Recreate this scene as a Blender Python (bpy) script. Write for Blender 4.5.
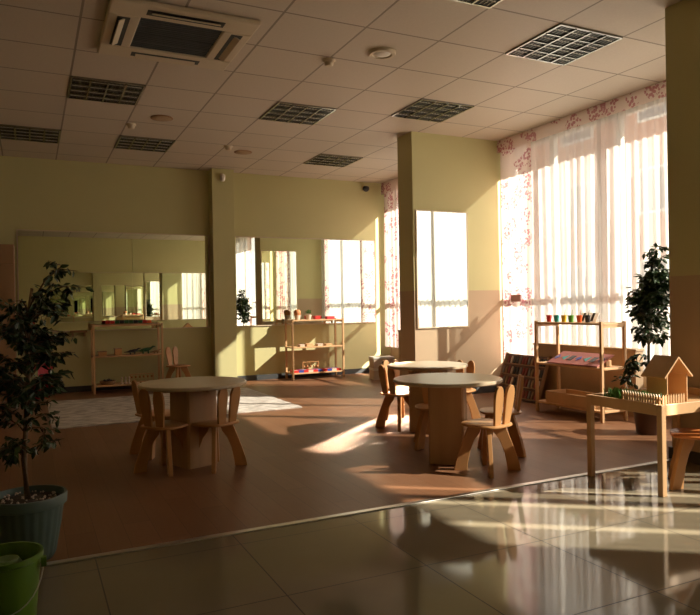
import bpy, bmesh, math, random
from mathutils import Vector, Matrix, Euler
PI = math.pi
sc = bpy.context.scene
C = sc.collection
for o in list(bpy.data.objects):
    bpy.data.objects.remove(o)

# ------------------------------------------------------------------ camera, world, sun, exposure
H = 2.97                       # ceiling height; camera stands 1.04 m above the floor
cam = bpy.data.cameras.new('camera'); cam.sensor_width = 36; cam.lens = 665.77 / 700 * 36
cam.clip_start = 0.05; cam.clip_end = 200
camo = bpy.data.objects.new('camera', cam); C.objects.link(camo); sc.camera = camo
YAW, PIT, ROL = 0.4484, -0.0018, -0.0174
Fw = Vector((math.sin(YAW) * math.cos(PIT), math.cos(YAW) * math.cos(PIT), math.sin(PIT)))
Rt = Vector((math.cos(YAW), -math.sin(YAW), 0)); Up = Rt.cross(Fw)
R2 = Rt * math.cos(ROL) + Up * math.sin(ROL); U2 = -Rt * math.sin(ROL) + Up * math.cos(ROL)
m4 = Matrix((R2, U2, -Fw)).transposed().to_4x4(); m4.translation = (0, 0, 1.04)
camo.matrix_world = m4

w = bpy.data.worlds.new('sky'); sc.world = w; w.use_nodes = True
bg = w.node_tree.nodes['Background']
bg.inputs['Color'].default_value = (1.0, 0.93, 0.84, 1); bg.inputs['Strength'].default_value = 1.9

SUN = Vector((-1, .72, -.77)).normalized()
sl = bpy.data.lights.new('sun', 'SUN'); sl.energy = 50; sl.angle = math.radians(0.7); sl.color = (1, .90, .76)
so = bpy.data.objects.new('sun', sl); C.objects.link(so)
so.rotation_euler = SUN.to_track_quat('-Z', 'Y').to_euler(); so.location = (20, -14, 14)

# added narrow lamp standing in for sun thrown back by the wing mirror
REF = Vector((-1, -.87, -.80)).normalized()
al = bpy.data.lights.new('added_mirror_bounce', 'AREA'); al.shape = 'RECTANGLE'; al.size = .42; al.size_y = .85; al.spread = math.radians(2.0)
al.energy = 11; al.color = (1, .88, .70)
ao = bpy.data.objects.new('added_mirror_bounce', al); C.objects.link(ao)
ao.rotation_euler = REF.to_track_quat('-Z', 'Y').to_euler(); ao.location = Vector((4.21, 6.33, 1.32)) + REF * .42

vs = sc.view_settings
sc.display_settings.display_device = 'sRGB'
vs.view_transform = 'Standard'; vs.look = 'None'; vs.gamma = 1; vs.use_curve_mapping = False
vs.exposure = 0.45
cy = sc.cycles
cy.max_bounces = 12; cy.diffuse_bounces = 6; cy.glossy_bounces = 8; cy.transmission_bounces = 6; cy.transparent_max_bounces = 32
cy.caustics_reflective = False; cy.caustics_refractive = False; cy.sample_clamp_indirect = 4

# ------------------------------------------------------------------ materials
def mat(name, col, rough=.6, metal=0, spec=.5, noise=0, nscale=8, bump=0, stretch=None, coat=0):
    m = bpy.data.materials.new(name); m.use_nodes = True
    nt = m.node_tree; b = nt.nodes['Principled BSDF']
    b.inputs['Base Color'].default_value = (*col, 1); b.inputs['Roughness'].default_value = rough
    b.inputs['Metallic'].default_value = metal; b.inputs['Specular IOR Level'].default_value = spec
    b.inputs['Coat Weight'].default_value = coat
    if noise or bump:
        tc = nt.nodes.new('ShaderNodeTexCoord'); mp = nt.nodes.new('ShaderNodeMapping')
        nt.links.new(tc.outputs['Object'], mp.inputs[0])
        if stretch: mp.inputs['Scale'].default_value = stretch
        n = nt.nodes.new('ShaderNodeTexNoise'); n.inputs['Scale'].default_value = nscale; n.inputs['Detail'].default_value = 4
        nt.links.new(mp.outputs[0], n.inputs['Vector'])
        if noise:
            r = nt.nodes.new('ShaderNodeValToRGB'); e = r.color_ramp.elements
            e[0].position = .3; e[1].position = .7
            e[0].color = (*[c * (1 - noise) for c in col], 1); e[1].color = (*[min(1, c * (1 + noise)) for c in col], 1)
            nt.links.new(n.outputs[0], r.inputs[0]); nt.links.new(r.outputs[0], b.inputs['Base Color'])
        if bump:
            bp = nt.nodes.new('ShaderNodeBump'); bp.inputs['Strength'].default_value = bump; bp.inputs['Distance'].default_value = .01
            nt.links.new(n.outputs[0], bp.inputs['Height']); nt.links.new(bp.outputs[0], b.inputs['Normal'])
    return m

def mth(nt, op, a, b=None, c=None):
    n = nt.nodes.new('ShaderNodeMath'); n.operation = op
    for i, v in enumerate((a, b, c)):
        if v is None: continue
        if isinstance(v, (int, float)): n.inputs[i].default_value = v
        else: nt.links.new(v, n.inputs[i])
    return n.outputs[0]

def mixc(nt, f, a, b):
    n = nt.nodes.new('ShaderNodeMix'); n.data_type = 'RGBA'
    for sock, v in ((n.inputs[0], f), (n.inputs[6], a), (n.inputs[7], b)):
        if isinstance(v, (int, float)): sock.default_value = v
        elif isinstance(v, tuple): sock.default_value = (*v, 1)
        else: nt.links.new(v, sock)
    return n.outputs[2]

def pos(nt):
    g = nt.nodes.new('ShaderNodeNewGeometry'); s = nt.nodes.new('ShaderNodeSeparateXYZ')
    nt.links.new(g.outputs['Position'], s.inputs[0]); return g.outputs['Position'], s.outputs

def gridline(nt, c, off, step, half):
    a = mth(nt, 'SUBTRACT', c, off); a = mth(nt, 'DIVIDE', a, step); a = mth(nt, 'ADD', a, .5)
    a = mth(nt, 'FRACT', a); a = mth(nt, 'SUBTRACT', a, .5); a = mth(nt, 'ABSOLUTE', a)
    return mth(nt, 'LESS_THAN', a, half / step)

GREEN = (.55, .51, .26); BEIGE = (.48, .36, .235)
def wall_mat(name, split):
    m = bpy.data.materials.new(name); m.use_nodes = True; nt = m.node_tree; b = nt.nodes['Principled BSDF']
    b.inputs['Roughness'].default_value = .75
    p, s = pos(nt)
    n = nt.nodes.new('ShaderNodeTexNoise'); n.inputs['Scale'].default_value = 1.7; n.inputs['Detail'].default_value = 3
    nt.links.new(p, n.inputs['Vector'])
    g = mixc(nt, n.outputs[0], tuple(c * .94 for c in GREEN), tuple(c * 1.05 for c in GREEN))
    if split:
        f = mth(nt, 'LESS_THAN', s[2], 1.2)
        be = mixc(nt, n.outputs[0], tuple(c * .92 for c in BEIGE), tuple(c * 1.08 for c in BEIGE))
        g = mixc(nt, f, g, be)
    nt.links.new(g, b.inputs['Base Color'])
    n2 = nt.nodes.new('ShaderNodeTexNoise'); n2.inputs['Scale'].default_value = 120
    nt.links.new(p, n2.inputs['Vector'])
    bp = nt.nodes.new('ShaderNodeBump'); bp.inputs['Strength'].default_value = .12; bp.inputs['Distance'].default_value = .002
    nt.links.new(n2.outputs[0], bp.inputs['Height']); nt.links.new(bp.outputs[0], b.inputs['Normal'])
    return m
M_green = wall_mat('green_paint', False); M_split = wall_mat('green_paint_over_beige', True)

def ceiling_mat():
    m = bpy.data.materials.new('ceiling_tiles'); m.use_nodes = True; nt = m.node_tree; b = nt.nodes['Principled BSDF']
    b.inputs['Roughness'].default_value = .55
    p, s = pos(nt)
    gx = gridline(nt, s[0], .332, .6, .008); gy = gridline(nt, s[1], 4.6965, .6, .008)
    g = mth(nt, 'MAXIMUM', gx, gy)
    n = nt.nodes.new('ShaderNodeTexNoise'); n.inputs['Scale'].default_value = 60; nt.links.new(p, n.inputs['Vector'])
    t = mixc(nt, n.outputs[0], (.56, .48, .39), (.64, .55, .45))
    # each tile a touch different
    cx = mth(nt, 'FLOOR', mth(nt, 'DIVIDE', mth(nt, 'SUBTRACT', s[0], .332), .6)); cyy = mth(nt, 'FLOOR', mth(nt, 'DIVIDE', mth(nt, 'SUBTRACT', s[1], 4.6965), .6))
    h = mth(nt, 'FRACT', mth(nt, 'MULTIPLY', mth(nt, 'SINE', mth(nt, 'ADD', mth(nt, 'MULTIPLY', cx, 12.99), mth(nt, 'MULTIPLY', cyy, 78.2))), 4375.5))
    t = mixc(nt, mth(nt, 'MULTIPLY', h, .12), t, (.42, .36, .29))
    c = mixc(nt, g, t, (.27, .22, .17))
    nt.links.new(c, b.inputs['Base Color'])
    bp = nt.nodes.new('ShaderNodeBump'); bp.inputs['Strength'].default_value = .5; bp.inputs['Distance'].default_value = .004
    nt.links.new(mth(nt, 'SUBTRACT', 1, g), bp.inputs['Height']); nt.links.new(bp.outputs[0], b.inputs['Normal'])
    return m
M_ceil = ceiling_mat()

def laminate_mat():
    m = bpy.data.materials.new('laminate'); m.use_nodes = True; nt = m.node_tree; b = nt.nodes['Principled BSDF']
    p, s = pos(nt)
    ix = mth(nt, 'FLOOR', mth(nt, 'DIVIDE', s[0], .13))
    r = mth(nt, 'FRACT', mth(nt, 'MULTIPLY', mth(nt, 'SINE', mth(nt, 'MULTIPLY', ix, 91.7)), 437.5))
    yy = mth(nt, 'DIVIDE', mth(nt, 'ADD', s[1], mth(nt, 'MULTIPLY', r, 1.2)), 1.2)
    iy = mth(nt, 'FLOOR', yy)
    h = mth(nt, 'FRACT', mth(nt, 'MULTIPLY', mth(nt, 'SINE', mth(nt, 'ADD', mth(nt, 'MULTIPLY', ix, 12.99), mth(nt, 'MULTIPLY', iy, 78.2))), 4375.5))
    mp = nt.nodes.new('ShaderNodeMapping'); mp.inputs['Scale'].default_value = (22, 1.6, 1); nt.links.new(p, mp.inputs[0])
    n = nt.nodes.new('ShaderNodeTexNoise'); n.inputs['Scale'].default_value = 2.2; n.inputs['Detail'].default_value = 6; nt.links.new(mp.outputs[0], n.inputs['Vector'])
    base = mixc(nt, h, (.205, .100, .052), (.27, .137, .074))
    gr = mth(nt, 'MULTIPLY', n.outputs[0], .7)
    c = mixc(nt, gr, base, (.175, .070, .030))
    lx = gridline(nt, s[0], 0, .13, .0012)
    fr = mth(nt, 'LESS_THAN', mth(nt, 'FRACT', yy), .0025)
    c = mixc(nt, mth(nt, 'MULTIPLY', mth(nt, 'MAXIMUM', lx, fr), .6), c, (.05, .022, .01))
    nt.links.new(c, b.inputs['Base Color']); b.inputs['Roughness'].default_value = .42
    b.inputs['Specular IOR Level'].default_value = .3
    return m
M_lam = laminate_mat()

def tile_mat():
    m = bpy.data.materials.new('floor_tiles'); m.use_nodes = True; nt = m.node_tree; b = nt.nodes['Principled BSDF']
    p, s = pos(nt)
    g = mth(nt, 'MAXIMUM', gridline(nt, s[0], .231, .59, .0025), gridline(nt, s[1], 2.86, .59, .0025))
    n = nt.nodes.new('ShaderNodeTexNoise'); n.inputs['Scale'].default_value = 3; n.inputs['Detail'].default_value = 5; nt.links.new(p, n.inputs['Vector'])
    t = mixc(nt, n.outputs[0], (.18, .15, .10), (.225, .19, .132))
    c = mixc(nt, g, t, (.035, .024, .015)); nt.links.new(c, b.inputs['Base Color'])
    rr = mth(nt, 'MULTIPLY_ADD', g, .5, .07); nt.links.new(rr, b.inputs['Roughness'])
    b.inputs['Specular IOR Level'].default_value = .28
    return m
M_tile = tile_mat()

M_wood = mat('beech_wood', (.50, .25, .095), .42, noise=.16, nscale=5, stretch=(1, 1, .25))
M_wood2 = mat('birch_wood', (.62, .38, .19), .5, noise=.12, nscale=5, stretch=(1, 1, .3))
M_top = mat('table_laminate', (.56, .44, .30), .36, noise=.07, nscale=6, stretch=(.3, 1.5, 1))
M_ped = mat('pedestal_board', (.50, .31, .17), .5, noise=.12, nscale=6, stretch=(1.5, 1.5, .2))
M_orange = mat('stained_seat', (.50, .17, .045), .35, noise=.15, nscale=6)
M_panel = mat('fibreboard', (.40, .27, .16), .6, noise=.08, nscale=6)
M_cab = mat('cabinet_board', (.30, .17, .085), .6, noise=.1, nscale=4, stretch=(1, 1, .2))
M_metal = mat('brushed_metal', (.62, .60, .56), .3, metal=1)
M_chrome = mat('louvre_metal', (.36, .37, .35), .25, metal=1)
M_dark = mat('dark_plastic', (.03, .03, .03), .5)
M_grill = mat('grille_grey', (.055, .06, .062), .6)
M_cream = mat('cream_plastic', (.62, .52, .38), .45)
M_white = mat('white_plastic', (.78, .74, .68), .45)
M_frame = mat('window_frame_white', (.72, .70, .66), .4)
M_base = mat('dark_baseboard', (.055, .058, .06), .45)
M_mirror = mat('mirror_glass', (.86, .90, .82), .0, metal=1)
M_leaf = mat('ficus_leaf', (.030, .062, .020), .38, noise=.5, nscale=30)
M_leaf2 = mat('mid_green_leaf', (.08, .20, .03), .5, noise=.4, nscale=60)  # mid green of the little shelf plant and the toy grass
M_trunk = mat('bark', (.20, .13, .08), .8, noise=.3, nscale=30, bump=.4)
M_trunk2 = mat('pale_bark', (.42, .37, .30), .8, noise=.4, nscale=25, bump=.4)
M_soil = mat('soil', (.045, .03, .02), .95, noise=.6, nscale=60, bump=.8)
M_pot = mat('grey_green_pot', (.085, .13, .115), .5)
M_potb = mat('brown_pot', (.10, .05, .03), .5)
M_lime = mat('lime_plastic', (.10, .205, .018), .35)
M_red = mat('red_paint', (.55, .03, .025), .4); M_pink = mat('red_petal', (.60, .035, .05), .5)
M_blue = mat('blue_paint', (.03, .06, .32), .4); M_teal = mat('teal_paint', (.02, .30, .30), .4)
M_yel = mat('yellow_paint', (.75, .50, .03), .4); M_gr = mat('green_paint_toy', (.10, .34, .04), .4)
M_ora = mat('orange_red_paint', (.75, .12, .02), .4); M_blk = mat('black_paint', (.02, .02, .025), .4)
M_dgreen = mat('dark_green_paint', (.02, .10, .03), .4)
M_card = mat('cardboard_white', (.62, .50, .40), .7, noise=.06, nscale=10)
M_straw = mat('terracotta_basket', (.50, .20, .07), .7, noise=.3, nscale=40)
M_paper = mat('paper', (.72, .68, .62), .6)
M_ext = mat('pink_render', (.50, .25, .17), .85, noise=.08, nscale=1)
M_pave = mat('outdoor_paving', (.32, .30, .28), .9, noise=.1, nscale=2)
M_conc = mat('pale_concrete', (.6, .56, .5), .9, noise=.08, nscale=4)
M_winext = mat('dark_pane', (.10, .11, .13), .15)

def glass_mat():
    m = bpy.data.materials.new('window_glass'); m.use_nodes = True; nt = m.node_tree; nt.nodes.clear()
    o = nt.nodes.new('ShaderNodeOutputMaterial'); mx = nt.nodes.new('ShaderNodeMixShader')
    t = nt.nodes.new('ShaderNodeBsdfTransparent'); t.inputs[0].default_value = (.95, .96, .95, 1)
    g = nt.nodes.new('ShaderNodeBsdfGlossy'); g.inputs['Roughness'].default_value = .02
    f = nt.nodes.new('ShaderNodeFresnel'); f.inputs[0].default_value = 1.45
    nt.links.new(mth(nt, 'MULTIPLY', f.outputs[0], .6), mx.inputs[0]); nt.links.new(t.outputs[0], mx.inputs[1]); nt.links.new(g.outputs[0], mx.inputs[2])
    nt.links.new(mx.outputs[0], o.inputs[0]); return m
M_glass = glass_mat()

def cloth_mat(name, col, transp, floral=False):
    m = bpy.data.materials.new(name); m.use_nodes = True; nt = m.node_tree; nt.nodes.clear()
    o = nt.nodes.new('ShaderNodeOutputMaterial')
    t = nt.nodes.new('ShaderNodeBsdfTransparent'); d = nt.nodes.new('ShaderNodeBsdfDiffuse'); l = nt.nodes.new('ShaderNodeBsdfTranslucent')
    m1 = nt.nodes.new('ShaderNodeMixShader'); m1.inputs[0].default_value = .5
    m2 = nt.nodes.new('ShaderNodeMixShader')
    nt.links.new(d.outputs[0], m1.inputs[1]); nt.links.new(l.outputs[0], m1.inputs[2])
    nt.links.new(m1.outputs[0], m2.inputs[1]); nt.links.new(t.outputs[0], m2.inputs[2])
    m2.inputs[0].default_value = transp
    if floral:
        p, s = pos(nt)
        cb = nt.nodes.new('ShaderNodeCombineXYZ'); nt.links.new(s[1], cb.inputs[0]); nt.links.new(s[2], cb.inputs[1])
        v = nt.nodes.new('ShaderNodeTexVoronoi'); v.inputs['Scale'].default_value = 4.6; v.inputs['Randomness'].default_value = .75
        nt.links.new(cb.outputs[0], v.inputs['Vector'])
        v2 = nt.nodes.new('ShaderNodeTexVoronoi'); v2.inputs['Scale'].default_value = 34; nt.links.new(cb.outputs[0], v2.inputs['Vector'])
        n = nt.nodes.new('ShaderNodeTexNoise'); n.inputs['Scale'].default_value = 9; n.inputs['Detail'].default_value = 3; nt.links.new(cb.outputs[0], n.inputs['Vector'])
        a = mth(nt, 'LESS_THAN', mth(nt, 'ADD', v.outputs['Distance'], mth(nt, 'MULTIPLY', n.outputs[0], .5)), .76)
        b_ = mth(nt, 'LESS_THAN', v2.outputs['Distance'], .52)
        f = mth(nt, 'MULTIPLY', a, b_)
        c = mixc(nt, f, col, (.54, .25, .28))
        nt.links.new(c, d.inputs[0]); nt.links.new(c, l.inputs[0])
    else:
        d.inputs[0].default_value = (*col, 1); l.inputs[0].default_value = (*col, 1)
    nt.links.new(m2.outputs[0], o.inputs[0]); return m
M_sheer = cloth_mat('white_voile', (.70, .67, .65), .34)
M_floral = cloth_mat('floral_cotton', (.80, .67, .63), .10, True)
M_tie = mat('pink_band', (.72, .42, .44), .8)

def rug_mat():
    m = mat('pale_rug', (.56, .51, .45), .95); nt = m.node_tree; b = nt.nodes['Principled BSDF']
    p, s = pos(nt)
    mp = nt.nodes.new('ShaderNodeMapping'); mp.inputs['Scale'].default_value = (3, 9, 1); mp.inputs['Rotation'].default_value = (0, 0, .2); nt.links.new(p, mp.inputs[0])
    n = nt.nodes.new('ShaderNodeTexNoise'); n.inputs['Scale'].default_value = 2.5; n.inputs['Detail'].default_value = 6; nt.links.new(mp.outputs[0], n.inputs['Vector'])
    r = nt.nodes.new('ShaderNodeValToRGB'); r.color_ramp.elements[0].position = .42; r.color_ramp.elements[1].position = .56
    r.color_ramp.elements[0].color = (.40, .36, .32, 1); r.color_ramp.elements[1].color = (.66, .61, .55, 1)
    nt.links.new(n.outputs[0], r.inputs[0]); nt.links.new(r.outputs[0], b.inputs['Base Color']); return m
M_rug = rug_mat()

# ------------------------------------------------------------------ mesh helpers
class MB:
    def __init__(s): s.bm = bmesh.new()
    def _put(s, vs, fs, M=None):
        vv = [s.bm.verts.new(M @ Vector(v) if M else Vector(v)) for v in vs]
        for f in fs:
            try: s.bm.faces.new([vv[i] for i in f])
            except ValueError: pass
        return s
    def box(s, x0, x1, y0, y1, z0, z1, M=None):
        v = [(x, y, z) for z in (z0, z1) for y in (y0, y1) for x in (x0, x1)]
        return s._put(v, [(0, 2, 3, 1), (4, 5, 7, 6), (0, 1, 5, 4), (2, 6, 7, 3), (0, 4, 6, 2), (1, 3, 7, 5)], M)
    def lathe(s, prof, n=32, M=None, cap=True):
        v = []; f = []
        for r, z in prof: v += [(r * math.cos(2 * PI * k / n), r * math.sin(2 * PI * k / n), z) for k in range(n)]
        for i in range(len(prof) - 1):
            for k in range(n):
                k2 = (k + 1) % n; f.append((i * n + k, i * n + k2, (i + 1) * n + k2, (i + 1) * n + k))
        if cap:
            f.append(tuple(range(n - 1, -1, -1))); f.append(tuple((len(prof) - 1) * n + k for k in range(n)))
        return s._put(v, f, M)
    def prism(s, pts, t, M=None):
        """outline in local XZ, extruded along Y from -t/2 to t/2"""
        n = len(pts); v = [(x, -t / 2, z) for x, z in pts] + [(x, t / 2, z) for x, z in pts]
        f = [tuple(range(n)), tuple(range(2 * n - 1, n - 1, -1))] + [(i + n, (i + 1) % n + n, (i + 1) % n, i) for i in range(n)]
        return s._put(v, f, M)
    def tube(s, pts, rad, n=8):
        pts = [Vector(p) for p in pts]; R = rad if isinstance(rad, (list, tuple)) else [rad] * len(pts)
        v = []; f = []
        for i, p in enumerate(pts):
            d = (pts[min(i + 1, len(pts) - 1)] - pts[max(i - 1, 0)]).normalized()
            q = d.to_track_quat('Z', 'X')
            for k in range(n):
                a = 2 * PI * k / n; v.append(p + q @ Vector((R[i] * math.cos(a), R[i] * math.sin(a), 0)))
        for i in range(len(pts) - 1):
            for k in range(n):
                k2 = (k + 1) % n; f.append((i * n + k, i * n + k2, (i + 1) * n + k2, (i + 1) * n + k))
        f.append(tuple(range(n - 1, -1, -1))); f.append(tuple((len(pts) - 1) * n + k for k in range(n)))
        return s._put(v, f)
    def build(s, name, m, parent=None, bevel=0, smooth=False, loc=None):
        bmesh.ops.recalc_face_normals(s.bm, faces=s.bm.faces)
        me = bpy.data.meshes.new(name); s.bm.to_mesh(me); s.bm.free()
        for mm in (m if isinstance(m, (list, tuple)) else [m]): me.materials.append(mm)
        if smooth:
            for p in me.polygons: p.use_smooth = True
            if smooth != 'all': me.set_sharp_from_angle(angle=math.radians(40))
        o = bpy.data.objects.new(name, me); C.objects.link(o)
        if parent: o.parent = parent
        if loc: o.location = loc
        if bevel:
            b = o.modifiers.new('bevel', 'BEVEL'); b.width = bevel; b.segments = 2; b.limit_method = 'ANGLE'; b.angle_limit = math.radians(40)
        return o

def TR(x=0, y=0, z=0, rx=0, ry=0, rz=0): return Matrix.Translation((x, y, z)) @ Euler((rx, ry, rz)).to_matrix().to_4x4()
def tag(o, label, cat, group=None, kind=None):
    o['label'] = label; o['category'] = cat
    if group: o['group'] = group
    if kind: o['kind'] = kind
    return o
def thing(name, label, cat, loc=(0, 0, 0), rz=0, group=None):
    o = bpy.data.objects.new(name, None); C.objects.link(o); o.empty_display_size = .1
    o.location = loc; o.rotation_euler = (0, 0, rz); return tag(o, label, cat, group)
def struct(o, label=None, cat=None):
    o['kind'] = 'structure'
    if label: o['label'] = label
    if cat: o['category'] = cat
    return o
def dup(src, loc, rz, label, group=None):
    r = src.copy(); C.objects.link(r); r.location = loc; r.rotation_euler = (0, 0, rz); r['label'] = label
    if group: r['group'] = group
    for ch in list(src.children):
        c = ch.copy(); C.objects.link(c); c.parent = r
        for g in list(ch.children):
            d = g.copy(); C.objects.link(d); d.parent = c
    return r
def bx(name, m, x0, x1, y0, y1, z0, z1, parent=None, bevel=0): return MB().box(x0, x1, y0, y1, z0, z1).build(name, m, parent, bevel)

# ------------------------------------------------------------------ room shell
XW, XO = 5.15, 5.28           # inner and outer face of the window wall
YB, YF, XL = 9.24, -.35, -2.2
YT = 3.01                     # where laminate meets tiles
struct(bx('floor', M_lam, XL, XW, YT, YB, -.1, 0), 'brown laminate plank floor of the play area', 'floor')
struct(bx('floor_tiled', M_tile, XL, XW, YF, YT, -.1, 0), 'glossy beige floor tiles in the foreground', 'floor')
struct(bx('ceiling', M_ceil, XL, XO, YF, YB, H, H + .12), 'suspended ceiling of square beige tiles', 'ceiling')
struct(bx('wall_back', M_green, XL, XO, YB, YB + .2, -.1, H + .12), 'yellow green back wall behind the long mirrors', 'wall')
struct(bx('wall_front', M_green, XL, XO, YF - .2, YF, -.1, H + .12), 'green wall behind the camera', 'wall')
struct(bx('wall_left', M_green, XL - .2, XL, YF - .2, YB + .2, -.1, H + .12), 'green left wall', 'wall')
# window wall: piers, sill and head
bays = [(-.2, 2.28), (2.68, 6.30), (6.72, 9.12)]
wm = MB(); ys = [YF] + [v for b in bays for v in b] + [YB]
for i in range(0, len(ys), 2): wm.box(XW, XO, ys[i], ys[i + 1], -.1, H)
for a, b in bays: wm.box(XW, XO, a, b, -.1, .38); wm.box(XW, XO, a, b, 2.90, H)
struct(wm.build('wall_right', M_split), 'window wall, green above and beige below', 'wall')
struct(bx('wall_wing', M_split, 3.85, XW, 6.35, 6.67, 0, H), 'projecting wall with a mirror between the two windows', 'wall')
struct(bx('wall_pillar', M_split, 3.81, 4.43, 2.55, 3.05, 0, H, bevel=.004), 'square pillar, green above beige, right edge', 'pillar')
struct(bx('wall_pilaster', M_green, 2.28, 2.592, 9.04, YB, 0, H, bevel=.004), 'green pilaster between the two wall mirrors', 'pillar')
# baseboards
bb = MB()
bb.box(XL, 2.28, YB - .015, YB, 0, .075); bb.box(2.592, XW, YB - .015, YB, 0, .075)
bb.box(2.265, 2.28, 9.025, YB, 0, .075); bb.box(2.28, 2.607, 9.025, 9.04, 0, .075); bb.box(2.592, 2.607, 9.04, YB, 0, .075)
struct(bb.build('baseboard_back', M_base), 'dark grey baseboard along the back wall', 'baseboard')
bb = MB(); bb.box(3.835, XW, 6.335, 6.35, 0, .075); bb.box(3.835, 3.85, 6.35, 6.67, 0, .075); bb.box(3.835, XW, 6.67, 6.685, 0, .075)
struct(bb.build('baseboard_wing', M_base), 'dark baseboard around the projecting wall', 'baseboard')
bb = MB(); bb.box(3.795, 3.81, 2.535, 3.065, 0, .075); bb.box(3.81, 4.445, 3.05, 3.065, 0, .075); bb.box(3.81, 4.445, 2.535, 2.55, 0, .075)
struct(bb.build('baseboard_pillar', M_base), 'dark baseboard around the right pillar', 'baseboard')
struct(bx('trim_1', M_metal, XL, 3.795, YT - .018, YT + .018, 0, .006, bevel=.002), 'silver threshold strip between laminate and tiles', 'threshold strip')
struct(bx('trim_2', M_cream, 5.04, XW, -.3, 2.55, H - .05, H), 'curtain rail by the near window', 'rail')
struct(bx('trim_3', M_cream, 5.04, XW, 2.6, 6.34, H - .04, H), 'curtain rail above the large window', 'rail')
struct(bx('trim_4', M_cream, 5.04, XW, 6.68, YB, H - .04, H), 'curtain rail above the far window', 'rail')

# windows: frame, mullions, glass
cuts = [[-.2, .7, 1.6, 2.28], [2.68, 3.80, 4.71, 5.62, 6.30], [6.72, 7.5, 8.3, 9.12]]
names = ['near window, off to the right', 'large window behind the sheer curtains', 'far window beyond the projecting wall']
for i, (b, c) in enumerate(zip(bays, cuts)):
    f = MB(); X0, X1 = 5.20, 5.25
    f.box(X0, X1, b[0], b[1], .38, .44); f.box(X0, X1, b[0], b[1], 2.84, 2.90)
    for k, y in enumerate(c):
        a = y if k == 0 else (y - .05 if k == len(c) - 1 else y - .03)
        f.box(X0, X1, a, a + (.05 if k in (0, len(c) - 1) else .06), .44, 2.84)
    f.box(X0, X1, b[0], b[1], 1.16, 1.20)
    w_ = struct(f.build('window_%d' % (i + 1), M_frame), 'white frame of the ' + names[i], 'window')
    bx('glass', M_glass, 5.223, 5.227, b[0] + .01, b[1] - .01, .40, 2.88, w_)
    sl_ = bx('window_sill', M_frame, XW - .02, 5.20, b[0], b[1], .38, .40, w_)

# outside
struct(bx('outdoor_ground', M_pave, XO, 40, -30, 45, -.5, -.3), 'pale paving outside', 'ground')
struct(bx('outdoor_eave', M_conc, XO, 5.83, -3, 12, 3.1, 3.3), 'concrete eave over the windows', 'eave')
bl = thing('building', 'pinkish building across the street seen through the sheer curtains', 'building', (17, 14, -.3))
bx('wall', M_ext, 0, 6, -9, 16, 0, 9, bl)
bx('roof', M_conc, -.3, 6.2, -9.2, 16.2, 9, 9.3, bl)
for fl in range(3):
    for k in range(7):
        y = -7.5 + k * 3.3; z = 1.2 + fl * 2.8
        wf = bx('window', M_frame, -.05, .02, y, y + 1.5, z, z + 1.4, bl)
        bx('pane', M_winext, -.06, -.05, y + .08, y + 1.42, z + .08, z + 1.32, wf)
gw = bx('garden_wall', M_conc, 11, 11.2, -6, 30, -.3, 1.0); tag(gw, 'low pale wall outside across the pavement', 'wall')

# ------------------------------------------------------------------ mirrors
def mirror(name, label, x0, x1, y, z0, z1, face, seams=(), group=None):
    """wall mirror on a wall at y; face=-1 looks towards -Y"""
    t = thing(name, label, 'mirror', ((x0 + x1) / 2, y, z0), 0, group)
    L = x1 - x0; h = z1 - z0; cut = [-L / 2] + [s - (x0 + x1) / 2 for s in seams] + [L / 2]
    lo, hi = (-.012, 0) if face < 0 else (0, .012)
    for a, b in zip(cut, cut[1:]): bx('mirror_panel', M_mirror, a + .0015, b - .0015, lo, hi, 0, h, t)
    fr = MB(); f0, f1 = (-.016, 0) if face < 0 else (0, .016)
    fr.box(-L / 2 - .012, L / 2 + .012, f0, f1, h, h + .012); fr.box(-L / 2 - .012, L / 2 + .012, f0, f1, -.012, 0)
    fr.box(-L / 2 - .012, -L / 2, f0, f1, 0, h); fr.box(L / 2, L / 2 + .012, f0, f1, 0, h)
    fr.build('mirror_frame', M_cream, t); return t
mirror('wall_mirror', 'long two-panel wall mirror left of the green pilaster', -.12, 2.262, YB, .79, 2.055, -1, (1.24,))
mirror('wall_mirror', 'wide wall mirror right of the green pilaster on the back wall', 2.61, 4.88, YB, .79, 2.055, -1)
mirror('wall_mirror', 'square mirror on the projecting wall reflecting the bright window', 3.89, 4.56, 6.35, .79, 2.09, -1)
mirror('wall_mirror', 'mirror on the far side of the projecting wall', 3.87, 4.55, 6.67, .79, 2.09, 1)
mirror('wall_mirror', 'long mirror on the wall behind the camera', .47, 4.75, YF, .76, 2.05, 1, (1.62, 3.12))

# ------------------------------------------------------------------ curtains
def curtain(name, label, y0, y1, z0, z1, x, m, amp, wl, seed, parent=None, cat='curtain', group=None):
    rnd = random.Random(seed); n = max(8, int((y1 - y0) / .012)); nz = 14
    ph = [rnd.uniform(0, 6.28) for _ in range(4)]
    bm = bmesh.new(); rows = []
    for j in range(nz + 1):
        z = z0 + (z1 - z0) * j / nz; k = 1 - j / nz
        row = []
        for i in range(n + 1):
            u = y0 + (y1 - y0) * i / n; t = u - y0
            a = amp * (.80 + .20 * math.sin(t * 2.3 + ph[3])) * (.55 + .45 * k)
            q = t + .035 * math.sin(t * 5.1 + ph[1]) + .02 * k * math.sin(t * 3.1 + ph[2])
            dx = a * math.sin(2 * PI * q / wl + ph[0] + .35 * k * math.sin(3 * t + ph[2])) + .35 * a * math.sin(2 * PI * q / (wl * .43) + ph[1])
            row.append(bm.verts.new((x + dx, u, z)))
        rows.append(row)
    for j in range(nz):
        for i in range(n): bm.faces.new((rows[j][i], rows[j][i + 1], rows[j + 1][i + 1], rows[j + 1][i]))
    b = MB(); b.bm.free(); b.bm = bm
    o = b.build(name, m, parent, smooth='all')
    if not parent: tag(o, label, cat, group)
    return o
ZC = H - .045
curtain('sheer_curtain', 'white sheer curtain beside the floral drape on the large window', 4.80, 5.85, .36, ZC, 5.07, M_sheer, .030, .13, 1)
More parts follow.
